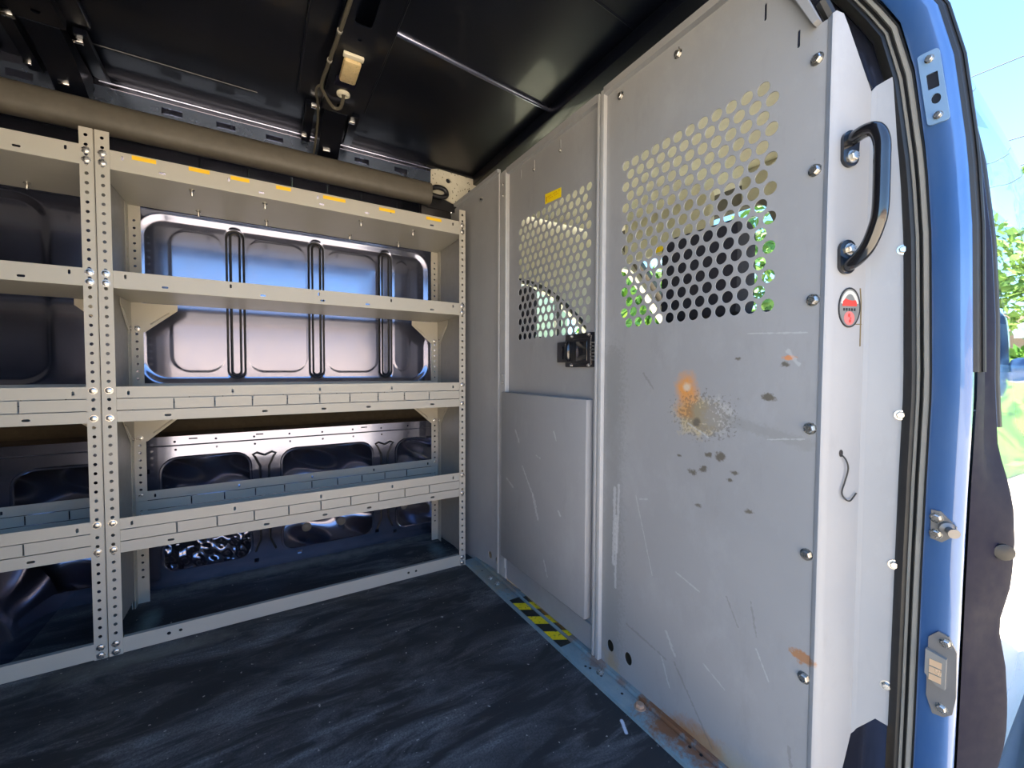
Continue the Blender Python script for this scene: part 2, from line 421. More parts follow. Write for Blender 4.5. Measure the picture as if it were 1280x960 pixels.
# bolt meshes (head along local +z)
def bolt_mesh(name, r, h, mat, hexa=True):
    b = MB(); b.lathe([(r*1.35,0),(r*1.35,h*.18),(r*1.05,h*.2)],(0,0,0),(0,0,1),18)
    b.lathe([(r,h*.15),(r,h*.8),(r*.8,h),(r*.2,h*1.02)],(0,0,0),(0,0,1),6 if hexa else 18)
    o = b.build(name, mat); me = o.data; bpy.data.objects.remove(o); return me
BOLT = bolt_mesh('bolt', .0062, .006, M['zinc']); RIVET = bolt_mesh('rivet', .0060, .0036, M['zinc'], False); SCREW = bolt_mesh('screw', .0035, .005, M['zinc'], False)
BOLT_RUST = bolt_mesh('bolt_rusty', .0085, .008, simple('rusty_bolt',(.48,.30,.20),.6,.3))
def aim(p, d):
    return Matrix.Translation(p) @ Vector(d).to_track_quat('Z','Y').to_matrix().to_4x4()

# ================================================================== SETTING
# floor
b = MB(); b.box((-2.6,-.0+.16,-.05),(.612,1.70,0)); b.box((.612,.45,-.05),(.664,1.70,-.002)); b.box((.612,.16,-.05),(.76,.45,-.002))
structure(b.build('floor', M['mat']))
# roof skin
b = MB()
b.box((-2.6,.25,1.42),(.73,1.47,1.45)); b.box((.73,.25,1.42),(.80,1.62,1.45)); b.box((.80,.44,1.42),(1.60,1.62,1.45))
ceil = structure(b.build('ceiling', M['ceil']))
b = MB(); b.tube(spline([(.275,.935,1.4215),(.295,.936,1.418),(.70,.975,1.418),(.725,.978,1.4215)],4),.0065,12); b.build('swage', M['body'], ceil)
b = MB(); b.tube([(-.33,1.327,1.420),(.0,1.327,1.420)],.003,8); b.tube([(-.33,.62,1.42),(.0,.62,1.42)],.003,8)
b.tube([(.262,.62,1.42),(.74,.66,1.42)],.0025,8); b.build('seam', M['ceil'], ceil)
b = MB(); b.tube([(-.32,.92,1.420),(.06,.935,1.420)],.004,8); b.build('swage', M['ceil'], ceil)
b = MB(); b.box((.70,.28,1.385),(.78,1.46,1.42),.006); b.tube([(.70,.3,1.385),(.70,1.45,1.385)],.002,6)
structure(b.build('trim_1', M['ceil']), 'dark roof header above the partition')
# rear, right side behind the door opening
b = MB(); b.box((-2.65,.1,-.05),(-2.6,1.75,1.45)); structure(b.build('wall_rear', M['ceil']))
b = MB(); b.box((-2.6,.12,-.05),(-.66,.17,1.45)); b.prism([(.17,1.36),(.20,1.335),(.23,1.335),(.30,1.40),(.30,1.45),(.15,1.45)],lambda u,v,h:(h,u,v),-2.6,.66); structure(b.build('wall_right', M['ceil']))

# left wall : pressed upper skin as a height field, lower skin with openings, outer skin behind
SLOTS = (-.070,.172,.417)
def sd_rr(x,z,cx,cz,hx,hz,r):
    qx=abs(x-cx)-hx+r; qz=abs(z-cz)-hz+r
    return math.hypot(max(qx,0),max(qz,0))+min(max(qx,qz),0)-r
def sst(a,b,x):
    t=min(1,max(0,(x-a)/(b-a))); return t*t*(3-2*t)
def skin(x,z):
    y = 1.645
    if z>1.16: y -= (z-1.16)*.25
    for cx,hx in ((.1365,.452),(-.862,.368)):
        d = sd_rr(x,z,cx,.892,hx,.258,.07)
        y += .007*(1-sst(-.020,.004,d))
    edges=(-.27,)+SLOTS+(.545,)
    if -.30<x<.57:
        for a,c in zip(edges,edges[1:]):
            d = sd_rr(x,z,(a+c)/2,.892,(c-a)/2-.030,.222,.05)
            y -= .0010*(1-sst(-.005,.001,d))
    for sx in SLOTS:
        d = sd_rr(x,z,sx,.892,.025,.248,.025)
        y += .002*(1-sst(-.004,.002,d)) - .002*(1-sst(-.014,-.008,d))
    return y
def gx(i,j):
    x=-1.30+i*(.68+1.30); z=.625+j*(1.29-.625); return (x,skin(x,z),z)
b = MB(); b.grid(660,222,gx)
wl = structure(b.build('wall_left', M['body'], fix=False))
# upper return to the roof rail
b = MB()
b.add([(-2.6,1.6125,1.288),(.66,1.6125,1.288),(.66,1.600,1.352),(-2.6,1.600,1.352),(-2.6,1.47,1.36),(.66,1.47,1.36),(-2.6,1.47,1.45),(.66,1.47,1.45)],[(0,1,2,3),(3,2,5,4),(4,5,7,6)])
b.add([(-2.6,1.645,.0),(-1.30,1.645,.0),(-1.30,1.645,1.29),(-2.6,1.6125,1.29)],[(0,1,2,3)])
b.box((-2.6,1.78,-.05),(.70,1.80,1.45))
for xx in (-.155,-.03,.095,.205,.32,.45):      # small upright pressings above the top shelf
    b.tube([(xx,1.613,1.285),(xx,1.603,1.345)],.0035,6)
b.build('side_return', M['body'], wl)
b = MB(); b.tube([(-1.3,1.602,1.328),(.62,1.602,1.328)],.0022,6); b.build('flange_edge', M['body'], wl)
b = MB()
for sx in SLOTS:
    for k in (0,1):
        w=.0235-.0115*k; hz=.240-.010*k
        p=[]
        for a in range(13): p.append((sx+w*math.cos(PI*a/12), .892+hz-w+w*math.sin(PI*a/12)))
        for a in range(13): p.append((sx+w*math.cos(PI+PI*a/12), .892-hz+w+w*math.sin(PI+PI*a/12)))
        bb=b if sx==SLOTS[0] and k==0 else b
        bb.tube([(x,skin(sx,.892)+.001,z) for x,z in p],.0034,8,closed=True)
b.build('stiffener_bead', M['bead'], wl, 'black bead round the pressed slots')
# belt recess with brown backing, then the lower inner skin with openings
b = MB(); b.box((-1.3,1.705,.46),(.70,1.715,.66)); b.build('recess_backing', M['brown'], wl)
b = MB()
b.add([(-1.3,1.645,.625),(.68,1.645,.625),(.68,1.71,.62),(-1.3,1.71,.62)],[(0,1,2,3)])
b.add([(-1.3,1.71,.478),(.68,1.71,.478),(.68,1.655,.470),(-1.3,1.655,.470)],[(0,1,2,3)])
# the lower skin: openings with rounded corners
ops=[]; sm=[]
for x0,x1 in ((-.270,-.036),(.055,.362),(.452,.66),(-.58,-.36)):
    ops.append(rrect(x0,.255,x1,.402,.045)); ops.append(rrect(x0,.045,x1,.150,.035))
for k in range(9):
    x=-.235+.105*k
    sm.append(circ(x,.455 if k%2 else .453,.0035,8)); sm.append(circ(x+.002,.428,.0035,8))
for x in (-.20,-.02,.32): sm.append(rect(x,.458,x+.022,.462))
for x,z in ((-.03,.022),(.10,.022),(.37,.045),(.44,.03),(-.31,.36)): sm.append(rect(x,z,x+.014,z+.014))
b.plate(rect(-1.3,-.0,.68,.470), ops+sm, fY(1.640), 0, .003)
for o_ in ops:      # rolled edges
    b.tube([(x,1.640,z) for x,z in o_],.0045,6,closed=True)
b.tube([(-1.3,1.638,.441),(.68,1.638,.441)],.002,6)
b.build('lower_skin', M['body'], wl)
b = MB()
def outer(i,j):
    x=-1.3+i*2.0; z=-.02+j*.50
    return (x,1.725+.035*math.cos((z-.10)*2*PI/.30)+.01*math.sin(x*9)+.004*math.sin(x*31+z*40)+(.004*math.sin(83*x+40*z)*math.sin(140*z-31*x)+.002*math.sin(210*x+90*z) if -.32<x<0 and z<.2 else 0),z)
b.grid(360,110,outer); b.build('outer_skin', M['body'], wl)
b = MB()
for cx in (.004,.407):            # dark seams of the branching pressings between the openings
    for s_ in (-1,1):
        b.tube([(cx+s_*.012,1.637,.25),(cx+s_*.013,1.637,.35),(cx+s_*.028,1.637,.385),(cx+s_*.034,1.637,.392),(cx+s_*.022,1.637,.398),(cx,1.637,.388)],.0035,6)
        b.tube([(cx+s_*.014,1.637,.22),(cx+s_*.014,1.637,.10),(cx+s_*.030,1.637,.06)],.0035,6)
b.build('pressing_seam', M['bead'], wl)
b = MB()
for x in (.135,.255): b.lathe([(.016,0),(.016,.006),(.009,.010),(.003,.011)],(x,1.70,.095),(0,-1,0),16)
b.lathe([(.012,0),(.012,.005),(.004,.010)],(.50,1.70,.11),(0,-1,0),16)
b.build('grommet_plug', M['plategrey'], wl)
# wheel arch in the dark bay
b = MB()
def arch(i,j):
    a=PI*i; r=.36
    k=min(1,j*3); rr=r-.05*(1-math.sqrt(max(0,1-(1-k)**2)))
    y=1.36+.30*max(0,(j-.02))
    return (-.86-rr*math.cos(a), y, rr*math.sin(a)*.78)
b.grid(40,20,arch); b.add([arch(i/39,0) for i in range(40)],[tuple(range(40))],False)
structure(b.build('trim_2', M['body'], fix=False), 'dark wheel arch housing in the far bay')

# roof rail with slots
b = MB()
sl=[rect(x,1.360,x+.045,1.378) for x in (-.22,-.10,.02,.27,.40,-.5,-.62)]
b.plate(rect(-2.6,1.340,.53,1.392), sl, fY(1.452), 0,.004)
rr_=simple('rail_paint',(.16,.20,.29),.26,.85,var=.04,nsc=6)
structure(b.build('trim_3', rr_), 'slotted blue roof rail above the padded trim')
rl=bpy.data.objects['trim_3']
b = MB(); b.tube([(-.34,1.452,1.403),(.53,1.452,1.403)],.0035,8); b.tube([(-.32,1.452,1.391),(.53,1.452,1.391)],.0015,6); b.build('rail_edge', M['body'], rl)
# long padded trim
t = thing('side_trim_cover','long dark grey padded trim running along the roof edge above the shelves','trim',(-.5,1.42,1.297))
b = MB(); P=[]
for k in range(20):
    a=2*PI*k/20; P.append((.030*math.copysign(abs(math.cos(a))**.8,math.cos(a)), .037*math.copysign(abs(math.sin(a))**.8,math.sin(a))))
b.prism(P, lambda u,v,h:(h,1.42+u,1.297+v), -2.2,.515, True); b.build('cover', M['tube'], t)
b = MB(); b.tube(spline([(.505,1.43,1.315),(.545,1.43,1.333),(.575,1.43,1.330),(.582,1.43,1.312),(.560,1.43,1.300),(.525,1.43,1.302)],6),.0085,10); b.build('end_hook', M['black'], t)
# speckled felt panel
t = thing('felt_panel','speckled beige felt panel in the corner above the partition end','panel',(.64,1.45,1.36))
b = MB(); b.plate([(.535,1.405),(.56,1.412),(.79,1.405),(.79,1.28),(.66,1.29),(.60,1.305),(.55,1.318),(.525,1.325),(.525,1.36)], [circ(.600,1.378,.009,14),circ(.578,1.345,.007,14),circ(.690,1.356,.010,14)], fY(1.457), 0,.006); b.build('felt', M['speck'], t)
b = MB(); b.box((.52,1.464,1.27),(.80,1.468,1.42)); b.build('backing', M['bead'], t)
b = MB(); b.box((.50,1.47,1.24),(.62,1.50,1.335),.01); b.build('foam_filler', M['bead'], t)

# roof bows
def roof_bow(dx, label):
    t = thing('roof_bow', label, 'roof bow', (.18+dx,.9,1.42), 'roof bows')
    b = MB()
    for y0,y1 in ((.30,1.25),):
        hs=[rrect(.172+dx,.80,.206+dx,.915,.008), circ(.19+dx,.955,.004,8), circ(.185+dx,.762,.006,8), rrect(.172+dx,.5,.206+dx,.64,.008), circ(.19+dx,1.215,.008,10)]
        b.plate(rect(.150+dx,y0,.222+dx,y1), hs, fZ(1.388),0,.003)
        b.box((.148+dx,y0,1.388),(.151+dx,y1,1.412)); b.box((.221+dx,y0,1.388),(.224+dx,y1,1.412))
        b.box((.090+dx,y0,1.409),(.150+dx,y1,1.4195)); b.box((.222+dx,y0,1.409),(.262+dx,y1,1.4195))
        b.tube([(.092+dx,y0,1.409),(.092+dx,y1,1.409)],.002,6); b.tube([(.26+dx,y0,1.409),(.26+dx,y1,1.409)],.002,6)
    b.build('channel', M['ceil'], t)
    b = MB()
    pr_=[(1.25,1.386),(1.32,1.378),(1.39,1.352),(1.425,1.335),(1.45,1.335),(1.45,1.405),(1.25,1.41)]
    b.prism(pr_, lambda u,v,h:(h,u,v), .156+dx,.214+dx)
    b.prism([(1.27,1.40),(1.43,1.375),(1.44,1.40),(1.27,1.412)], lambda u,v,h:(h,u,v), .112+dx,.135+dx)
    b.prism([(1.27,1.40),(1.40,1.385),(1.44,1.40),(1.27,1.412)], lambda u,v,h:(h,u,v), .228+dx,.25+dx)
    b.build('bracket', M['ceil'], t)
    for (x,y,z,w,l) in ((.135,1.262,1.392,.022,.012),(.232,1.285,1.392,.018,.010),(.178,1.392,1.345,.02,.008),(.178,1.428,1.330,.02,.006),(.118,1.40,1.375,.014,.006)):
        b = MB(); b.box((x+dx-w/2,y-l/2,z-.003),(x+dx+w/2,y+l/2,z+.008),.0015); b.build('clip', M['chrome'], t)
    return t
roof_bow(0,'dark roof bow carrying the small dome lamp'); roof_bow(-.565,'dark roof bow without a lamp above the narrow left shelf bay')
t = thing('dome_lamp','small amber-tinted dome lamp on the roof bow','lamp',(.188,1.05,1.388))
b = MB(); b.box((.168,1.012,1.372),(.206,1.092,1.387),.006); b.build('lens', M['lens'], t)
b = MB(); b.box((.165,1.000,1.380),(.209,1.014,1.3875),.002); b.build('clip_end', M['cream'], t)
b = MB(); b.box((.163,1.093,1.384),(.211,1.128,1.3878),.001); b.build('base_plate', M['navy'], t)
t = thing('roof_cable','thin grey cable looping along the roof bow into a cream grommet','cable',(.14,1.0,1.385))
b = MB(); b.tube(spline([(.158,.55,1.383),(.156,.80,1.383),(.152,.90,1.383),(.141,1.06,1.383),(.136,1.14,1.382),(.150,1.175,1.377),(.172,1.205,1.372),(.188,1.195,1.372),(.190,1.158,1.386)],6),.0042,8); b.build('sheath', M['cable'], t)
b = MB(); b.tube(spline([(.137,1.14,1.382),(.127,1.165,1.382),(.137,1.23,1.381),(.143,1.29,1.375),(.145,1.37,1.352),(.146,1.43,1.34)],6),.0030,8); b.build('branch', M['cable'], t)
b = MB(); b.lathe([(.016,0),(.016,.004),(.012,.007),(.008,.007),(.007,.003)],(.189,1.158,1.388),(0,0,-1),20); b.build('grommet', M['cream'], t)
for y,x in ((.945,.1485),(1.045,.142)):
    b = MB(); b.tube([(x,y-.003,1.383),(x,y+.003,1.383)],.0056,8); b.build('cable_tie', M['lip'], t)

# ================================================================== SHELVING
XB0,XB1,XC0,XC1 = -.3168,-.2923,.5782,.6005
YB = 1.565
ZL = dict(a=(1.139,1.182), b=(.8675,.907), c=(.5545,.6375), d=(.2433,.3256), e=(0.0,.0377))
POST_HOLES = [(.0115+.0213*k) for k in range(57)]
def post_holes(x, skip=()):
    return [circ(x, z, .0036, 8, .0040) for z in POST_HOLES if all(abs(z-q)>.008 for q in skip)]
BOLTZ = [1.170,1.149,.898,.876,.629,.565,.317,.254,.028,.009]
def add_bolts(parent, x, y, zs, d):
    for z in zs: inst('bolt', RIVET, aim((x,y,z),d), parent)
def shelving(dx, label, full):
    t = thing('shelving_unit', label, 'shelving', (.14+dx,YS,0), 'steel van shelving bays')
    g = dict(p=t)
    def sheet(name, parent=t): pass
    # four posts, angle section, punched
    for (x0,x1,end,inx) in ((XB0,XB1,XB0,1),(XC0,XC1,XC1,-1)):
        b = MB(); xm=(x0+x1)/2
        out=[(x0+dx,0),(x1+dx,0),(x1+dx,1.2205),(x0+dx,1.2205)]
        b.plate(out, post_holes(xm+dx,BOLTZ), fY(YS), -.0018,0)
        e=end+dx
        b.plate(rect(YS,0,YS+.03,1.2205), [circ(YS+.016,z,.0036,8) for z in POST_HOLES], fX(e), -.0009,.0009)
        p = b.build('post', M['shelf'], t); add_bolts(p, xm+dx, YS-.0018, BOLTZ, (0,-1,0))
        b = MB()
        xa,xb=(end,end+.028*inx)
        zt=1.145; zb=0.0
        b.plate(rect(min(xa,xb)+dx,zb,max(xa,xb)+dx,zt), [circ((xa+xb)/2+dx,z,.0036,8) for z in POST_HOLES if .06<z<1.11], fY(YB), 0,.0018)
        b.plate(rect(YB-.03,zb,YB,zt), [circ(YB-.016,z,.0036,8) for z in POST_HOLES if .06<z<1.11], fX(e+.001*inx), -.0009,.0009)
        p = b.build('post', M['shelf'], t)
        add_bolts(p, (xa+xb)/2+dx, YB, [.79,.50,.315,.258], (0,-1,0))
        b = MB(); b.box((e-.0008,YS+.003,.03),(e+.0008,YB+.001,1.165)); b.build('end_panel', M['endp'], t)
    # shelves
    def lip_slots(z0,z1,x0,x1):
        h=[]; zc=(z0+z1)/2; sh=z1-z0<.06
        for x in (-.271,-.066,.143,.349,.556):
            x+=dx
            if x0+.005<x<x1-.005: h.append(rrect(x-.0024,zc+.003 if sh else z1-.020,x+.0024,zc+.013 if sh else z1-.010,.002,2))
        for x in (-.199,.006,.153,.278,.482):
            x+=dx
            if x0+.01<x<x1-.01: h.append(rrect(x-.0065,zc-.012 if sh else z0+.009,x+.0065,zc-.0068 if sh else z0+.0145,.0024,3))
        return h
    for key in 'ab':
        z0,z1=ZL[key]; x0,x1=XB1-.001,XC0+.001
        b = MB()
        b.plate(rect(x0+dx,z0,x1+dx,z1), lip_slots(z0,z1,x0+dx,x1+dx), fY(YS), .0002,.0020)
        b.box((XB0+.002+dx,YS+.002,z0),(XC1-.002+dx,YB-.002,z0+.0016)); b.box((XB0+.03+dx,YB-.004,z0),(XC1-.03+dx,YB-.0022,z0+.014))
        b.tube([(x0+dx,YS+.0018,z0+.0008),(x1+dx,YS+.0018,z0+.0008)],.0018,6)
        s = b.build('shelf', M['shelf'], t)
        if key=='a':
            for x,y in ((-.147,1.351),(-.151,1.517),(.014,1.351),(.019,1.505),(.268,1.351),(.263,1.511),(.434,1.358),(.430,1.512)):
                sb=MB(); sb.lathe([(.0065,0),(.0065,.003),(.0034,.004),(.0034,.013),(.0012,.017)],(x+dx,y,z0),(0,0,-1),10); sb.build('screw', M['zinc'], s)
            if full:
                for xa,xb,z in ((-.254,-.210,1.1745),(-.148,-.106,1.1755),(-.062,-.021,1.1745),(.040,.076,1.1735),(.157,.217,1.1725),(.314,.362,1.1705),(.463,.515,1.1715)):
                    sb=MB(); sb.box((xa,YS-.0004,z-.0045),(xb,YS+.0001,z+.0050)); st=sb.build('sticker', M['yellow'], s, 'yellow warning sticker')
                    # unreadable print: a row of short darker strokes on the sticker itself
                for k,(xa,xb) in enumerate(((-.254,-.210),)): pass
    for key in 'cd':
        z0,z1=ZL[key]; x0,x1=XB1-.001,XC0+.001
        b = MB()
        def lip(yf, x0, x1, back=False):
            za,zb=z0+(z1-z0)*.33, z0+(z1-z0)*.66
            xs=[-.187+.0823*k+dx for k in range(9)]
            n=lip_slots(z0,z1,x0,x1)
            b.plate(rect(x0,z0,x1,za-.0014),[h for h in n if max(p[1] for p in h)<za-.001],fY(yf),.0002,.0020)
            b.plate(rect(x0,zb+.0014,x1,z1),[h for h in n if min(p[1] for p in h)>zb+.001],fY(yf),.0002,.0020)
            b.plate(rect(x0,za+.0006,x1,zb-.0006),[rect(x-.0016,za+.0015,x+.0016,zb-.0015) for x in xs],fY(yf),.0006,.0024)
        lip(YS,x0+dx,x1+dx)
        b.box((XB0+.002+dx,YS+.002,z0),(XC1-.002+dx,YB-.002,z0+.0016))
        lip(YB-.0035,XB0+.004+dx,XC1-.004+dx,True)
        b.build('tray', M['shelf'], t)
    z0,z1=ZL['e']; b=MB(); b.plate(rect(XB1+dx,z0+.001,XC0+dx,z1),[circ(XB1+.085+dx,.020,.0042,10),circ(XB1+.108+dx,.021,.0038,10),circ(.40+dx,.020,.0038,10),circ(.425+dx,.020,.0038,10)],fY(YS),.0002,.002)
    b.box((XB1+dx,YS+.002,z1-.002),(XC0+dx,YS+.012,z1)); b.build('kick_rail', M['shelf'], t)
    # corner gussets below the flat shelf and the upper tray
    for key in 'bc':
        zt=ZL[key][0]
        for xe,s_ in ((XB0+.002,1),(XC1-.002,-1)):
            b=MB()
            pts=[(xe+dx,zt-.001),(xe+dx,zt-.082),(xe+.030*s_+dx,zt-.084),(xe+.105*s_+dx,zt-.018),(xe+.105*s_+dx,zt-.001)]
            b.plate(pts,[],fY(YB-.004),0,.0016)
            b.tube([(xe+.045*s_+dx,YB-.0045,zt-.062),(xe+.088*s_+dx,YB-.0045,zt-.026)],.0035,8)
            ptb=[(YB-.004,zt-.001),(YB-.004,zt-.084),(YB-.034,zt-.084),(YB-.105,zt-.018),(YB-.105,zt-.001)]
            b.plate(ptb,[],fX(xe+dx+.001*s_),-.0008,.0008)
            b.tube([(xe+dx+.0015*s_,YB-.048,zt-.062),(xe+dx+.0015*s_,YB-.09,zt-.026)],.003,8)
            gs=b.build('gusset', M['shelf'], t)
            inst('bolt', RIVET, aim((xe+.014*s_+dx,YB-.004,zt-.074),(0,-1,0)), gs); inst('bolt', RIVET, aim((xe+.0018*s_+dx,YB-.018,zt-.074),(s_,0,0)), gs)
    return t
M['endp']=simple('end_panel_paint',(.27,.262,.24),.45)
shelving(0,'grey steel shelving bay with yellow stickers on its top shelf beside the partition',True)
shelving(-(XC1-XB0)-.0035,'grey steel shelving bay without stickers cut off by the photo edge',False)

# ================================================================== PARTITION
part = thing('bulkhead_partition','grey steel bulkhead partition with round perforations and a black latch','partition',(XP,.7,0))
# wing panel, angled toward the shelves
b = MB(); 
wing=[(1.178,.0),(1.178,1.311),(1.31,1.297),(1.45,1.286),(1.56,1.26),(1.60,1.2),(1.60,.0)]
wf=lambda u,v,t:(XP-.124*(u-1.178)+t, u, v)
b.plate(wing,[circ(1.232,.050,.011,14,.013),circ(1.190,.046,.011,14,.013)],wf,0,.003)
b.plate([(1.178,1.311),(1.31,1.297),(1.45,1.286),(1.45,1.297),(1.31,1.308),(1.178,1.322)],[],wf,-.012,.0)
w = b.build('wing_panel', M['part'], part, 'angled end panel of the partition')
for y,z in ((1.286,1.262),): inst('bolt', BOLT, aim(wf(y,z,0),(-1,-.12,0)), w)
b = MB(); b.box((.690,1.10,-.12),(.700,1.60,.5)); structure(b.build('hole_shade_sheet', M['bead']), 'dark sheet added behind the angled end panel to shade its holes')  # added black sheet, stands in for the shade inside the end panel holes
# hinge strip
b = MB(); b.box((XP-.006,1.127,.012),(XP+.004,1.177,1.305),.0015); b.box((XP-.009,1.172,.012),(XP-.004,1.180,1.307)); b.tube([(XP-.008,1.128,.05),(XP-.008,1.128,1.29)],.0035,8)
h = b.build('hinge_strip', M['lightgrey'], part)
for z in (1.262,1.228,.665,.640,.13,.105): inst('screw', SCREW, aim((XP-.006,1.150,z),(-1,0,0)), h)
# hinged middle panel with perforations
perf=[]
for r in range(16):
    for c in range(12):
        perf.append(circ((1.0495 if r%2==0 else 1.0635)-.02635*c, 1.1155-.02235*r, .0100, 20))
b = MB(); b.plate(rect(.722,.02,1.128,1.297), perf, fX(XP+.004),0,.002)
b.plate([(.722,1.285),(1.128,1.288),(1.128,1.305),(.722,1.303)],[],fX(XP-.008),0,.012)
b.box((XP-.003,.722,.015),(XP+.004,1.128,.075))
for y,z in ((.99,1.262),(.87,1.262),(1.06,1.262)): b.box((XP+.0025,y-.001,z-.012),(XP+.0045,y+.001,z+.012))
door = b.build('door_panel', M['part'], part, 'perforated door panel of the partition')
for y,z in ((.99,1.247),(.87,1.247)): inst('bolt', SCREW, aim((XP+.004,y,z),(-1,0,0)), door)
b = MB(); b.box((XP-.019,.735,.088),(XP+.003,1.138,.612),.004); b.build('kick_plate', M['part'], part, 'raised scratched lower plate of the door panel')
b = MB(); b.plate([(.937,1.132),(.8665,1.128),(.8665,1.1525),(.937,1.159)],[],fX(XP+.0035),0,.0004); s = b.build('warning_sticker', M['yellow2'], part, 'bright yellow sticker with dark print')
b = MB()
for k in range(9):
    y=.925-.006*k
    for q in (0,1): 
        if (k*7+q*3)%4: b.box((XP+.0030,y-.0042,1.1405+.006*q-.0006*k*0),(XP+.0034,y-.0008,1.1425+.006*q))
b.box((XP+.003,.928,1.137),(XP+.0034,.932,1.15)); b.build('print', M['orangeink'], s)
# latch
b = MB(); b.box((XP-.004,.722,.688),(XP+.004,.836,.770),.003); b.box((XP-.008,.785,.700),(XP-.003,.864,.752),.002); b.box((XP-.009,.735,.697),(XP-.003,.80,.756),.002)
la = b.build('latch', M['black'], part, 'black paddle latch')
b = MB(); b.tube([(XP-.011,.812,.703),(XP-.013,.812,.710),(XP-.013,.812,.744),(XP-.011,.812,.750)],[.004,.0085,.0085,.004],12); b.build('paddle', M['blackgloss'], la)
b = MB(); b.box((XP-.0115,.745,.702),(XP-.008,.785,.750),.002); b.tube([(XP-.009,.838,.708),(XP-.010,.838,.740)],.002,8); b.build('bolt_cover', M['blackgloss'], la)
b = MB()
for k in range(6): b.box((XP-.010,.7255,.703+.008*k),(XP-.004,.731,.707+.008*k))
b.tube([(XP-.006,.735,.694),(XP-.008,.735,.704),(XP-.008,.735,.750),(XP-.006,.735,.762)],.0015,6); b.build('spring', M['zinc'], la)
for y,z in ((.745,.765),(.808,.764),(.745,.6925),(.808,.6925)): inst('screw', SCREW, aim((XP-.004,y,z),(-1,0,0)), la)
# mullion
b = MB(); b.box((XP-.010,.697,.004),(XP+.003,.708,1.300),.001); b.box((XP-.005,.708,.004),(XP+.003,.713,1.300)); b.box((XP-.009,.7135,.004),(XP+.004,.7205,1.300),.001)
mu = b.build('mullion', M['lightgrey'], part)
# fixed panel
perf=[]
for r in range(16):
    for c in range(12):
        perf.append(circ((.640 if r%2==0 else .6265)-.02550*c, 1.1125-.0221*r, .0100, 20))
outl=[(.697,.0),(.697,1.297),(.385,1.297),(.345,1.262),(.311,1.209),(.288,1.158),(.272,1.158),(.272,.0)]
holes=[circ(.668,.060,.010,16,.013),circ(.615,.062,.0105,16,.0135),rrect(.357,1.214,.361,1.24,.0018,2),rrect(.3095,1.143,.3135,1.168,.0018,2),rrect(.5125,1.266,.5155,1.276,.001,2),rrect(.6555,1.268,.6585,1.277,.001,2)]
b = MB(); b.plate(outl, perf+holes, fX(XP),0,.002)
b.plate([(.697,1.288),(.697,1.303),(.380,1.303),(.335,1.264),(.302,1.209),(.282,1.158),(.289,1.156),(.311,1.203),(.343,1.256),(.385,1.288)],[],fX(XP-.012),0,.012)
fx = b.build('fixed_panel', M['part'], part, 'perforated fixed panel with rust scrape and scuffs')
for y,z in ((.287,1.112),(.286,.960),(.284,.780),(.283,.599),(.283,.418),(.282,.238),(.514,1.263),(.657,1.266)): inst('bolt', BOLT, aim((XP,y,z),(-1,0,0)), fx)
# side panel: bend, return face, ridge, outer face  (plan x,y)
off = lerp_table([(0,.006),(.134,.005),(.236,.004),(.426,.003),(.535,.002),(.66,0),(.85,.006),(.945,.013),(1.064,.028),(1.14,.046),(1.227,.092),(1.30,.14),(1.38,.20)])
soff = lambda z: 0
b = MB()
bend=[(XP-.002,.273),(XP-.0028,.2690),(XP-.0005,.2655),(.675,.2615)]
def vstrip(pts, zt, zb, th=.002):
    n=len(pts)
    vs=[]; 
    for i,(x,y) in enumerate(pts):
        vs += [(x,y,zb[i]),(x,y,zt[i]),(x+th*.6,y+th,zb[i]),(x+th*.6,y+th,zt[i])]
    fs=[]
    for i in range(n-1):
        a=4*i; c=4*(i+1)
        fs += [(a,c,c+1,a+1),(a+2,a+3,c+3,c+2),(a+1,c+1,c+3,a+3),(a,a+2,c+2,c)]
    fs += [(0,1,3,2),(4*n-4,4*n-2,4*n-1,4*n-3)]
    b.add(vs,fs,False)
vstrip(bend,[1.158,1.160,1.162,1.160],[0,0,0,0])
b.build('bend_edge', M['part'], part)
b = MB(); vstrip([(.675,.2615),(.682,.2585),(.718,.2435)],[1.160,1.145,1.062],[0,0,.160]); sp = b.build('side_panel', M['lightgrey2'] if 'lightgrey2' in M else M['part'], part, 'folded side return of the partition')
b = MB(); vstrip([(.718,.2435),(.7195,.2405),(.7205,.2385)],[1.062,1.066,1.068],[.160,.165,.17]); b.build('fold_ridge', M['part'], part)
b = MB(); vstrip([(.7205,.2385),(.728,.220),(.742,.186)],[1.068,1.075,1.085],[.170,.195,.185]); op = b.build('flange_panel', M['part'], part)
for z,y in ((.842,.209),(.622,.206),(.418,.207),(.247,.211)): inst('bolt', SCREW if False else BOLT, aim((.7325,y,z),(-.92,-.38,0)) @ Matrix.Scale(.8,4), op)
b = MB(); b.tube(spline([(.668,.285,1.19),(.684,.277,1.160),(.700,.268,1.115),(.712,.258,1.085),(.722,.250,1.066)],5),.0075,8); b.build('foam_edge', M['rubber'], part)
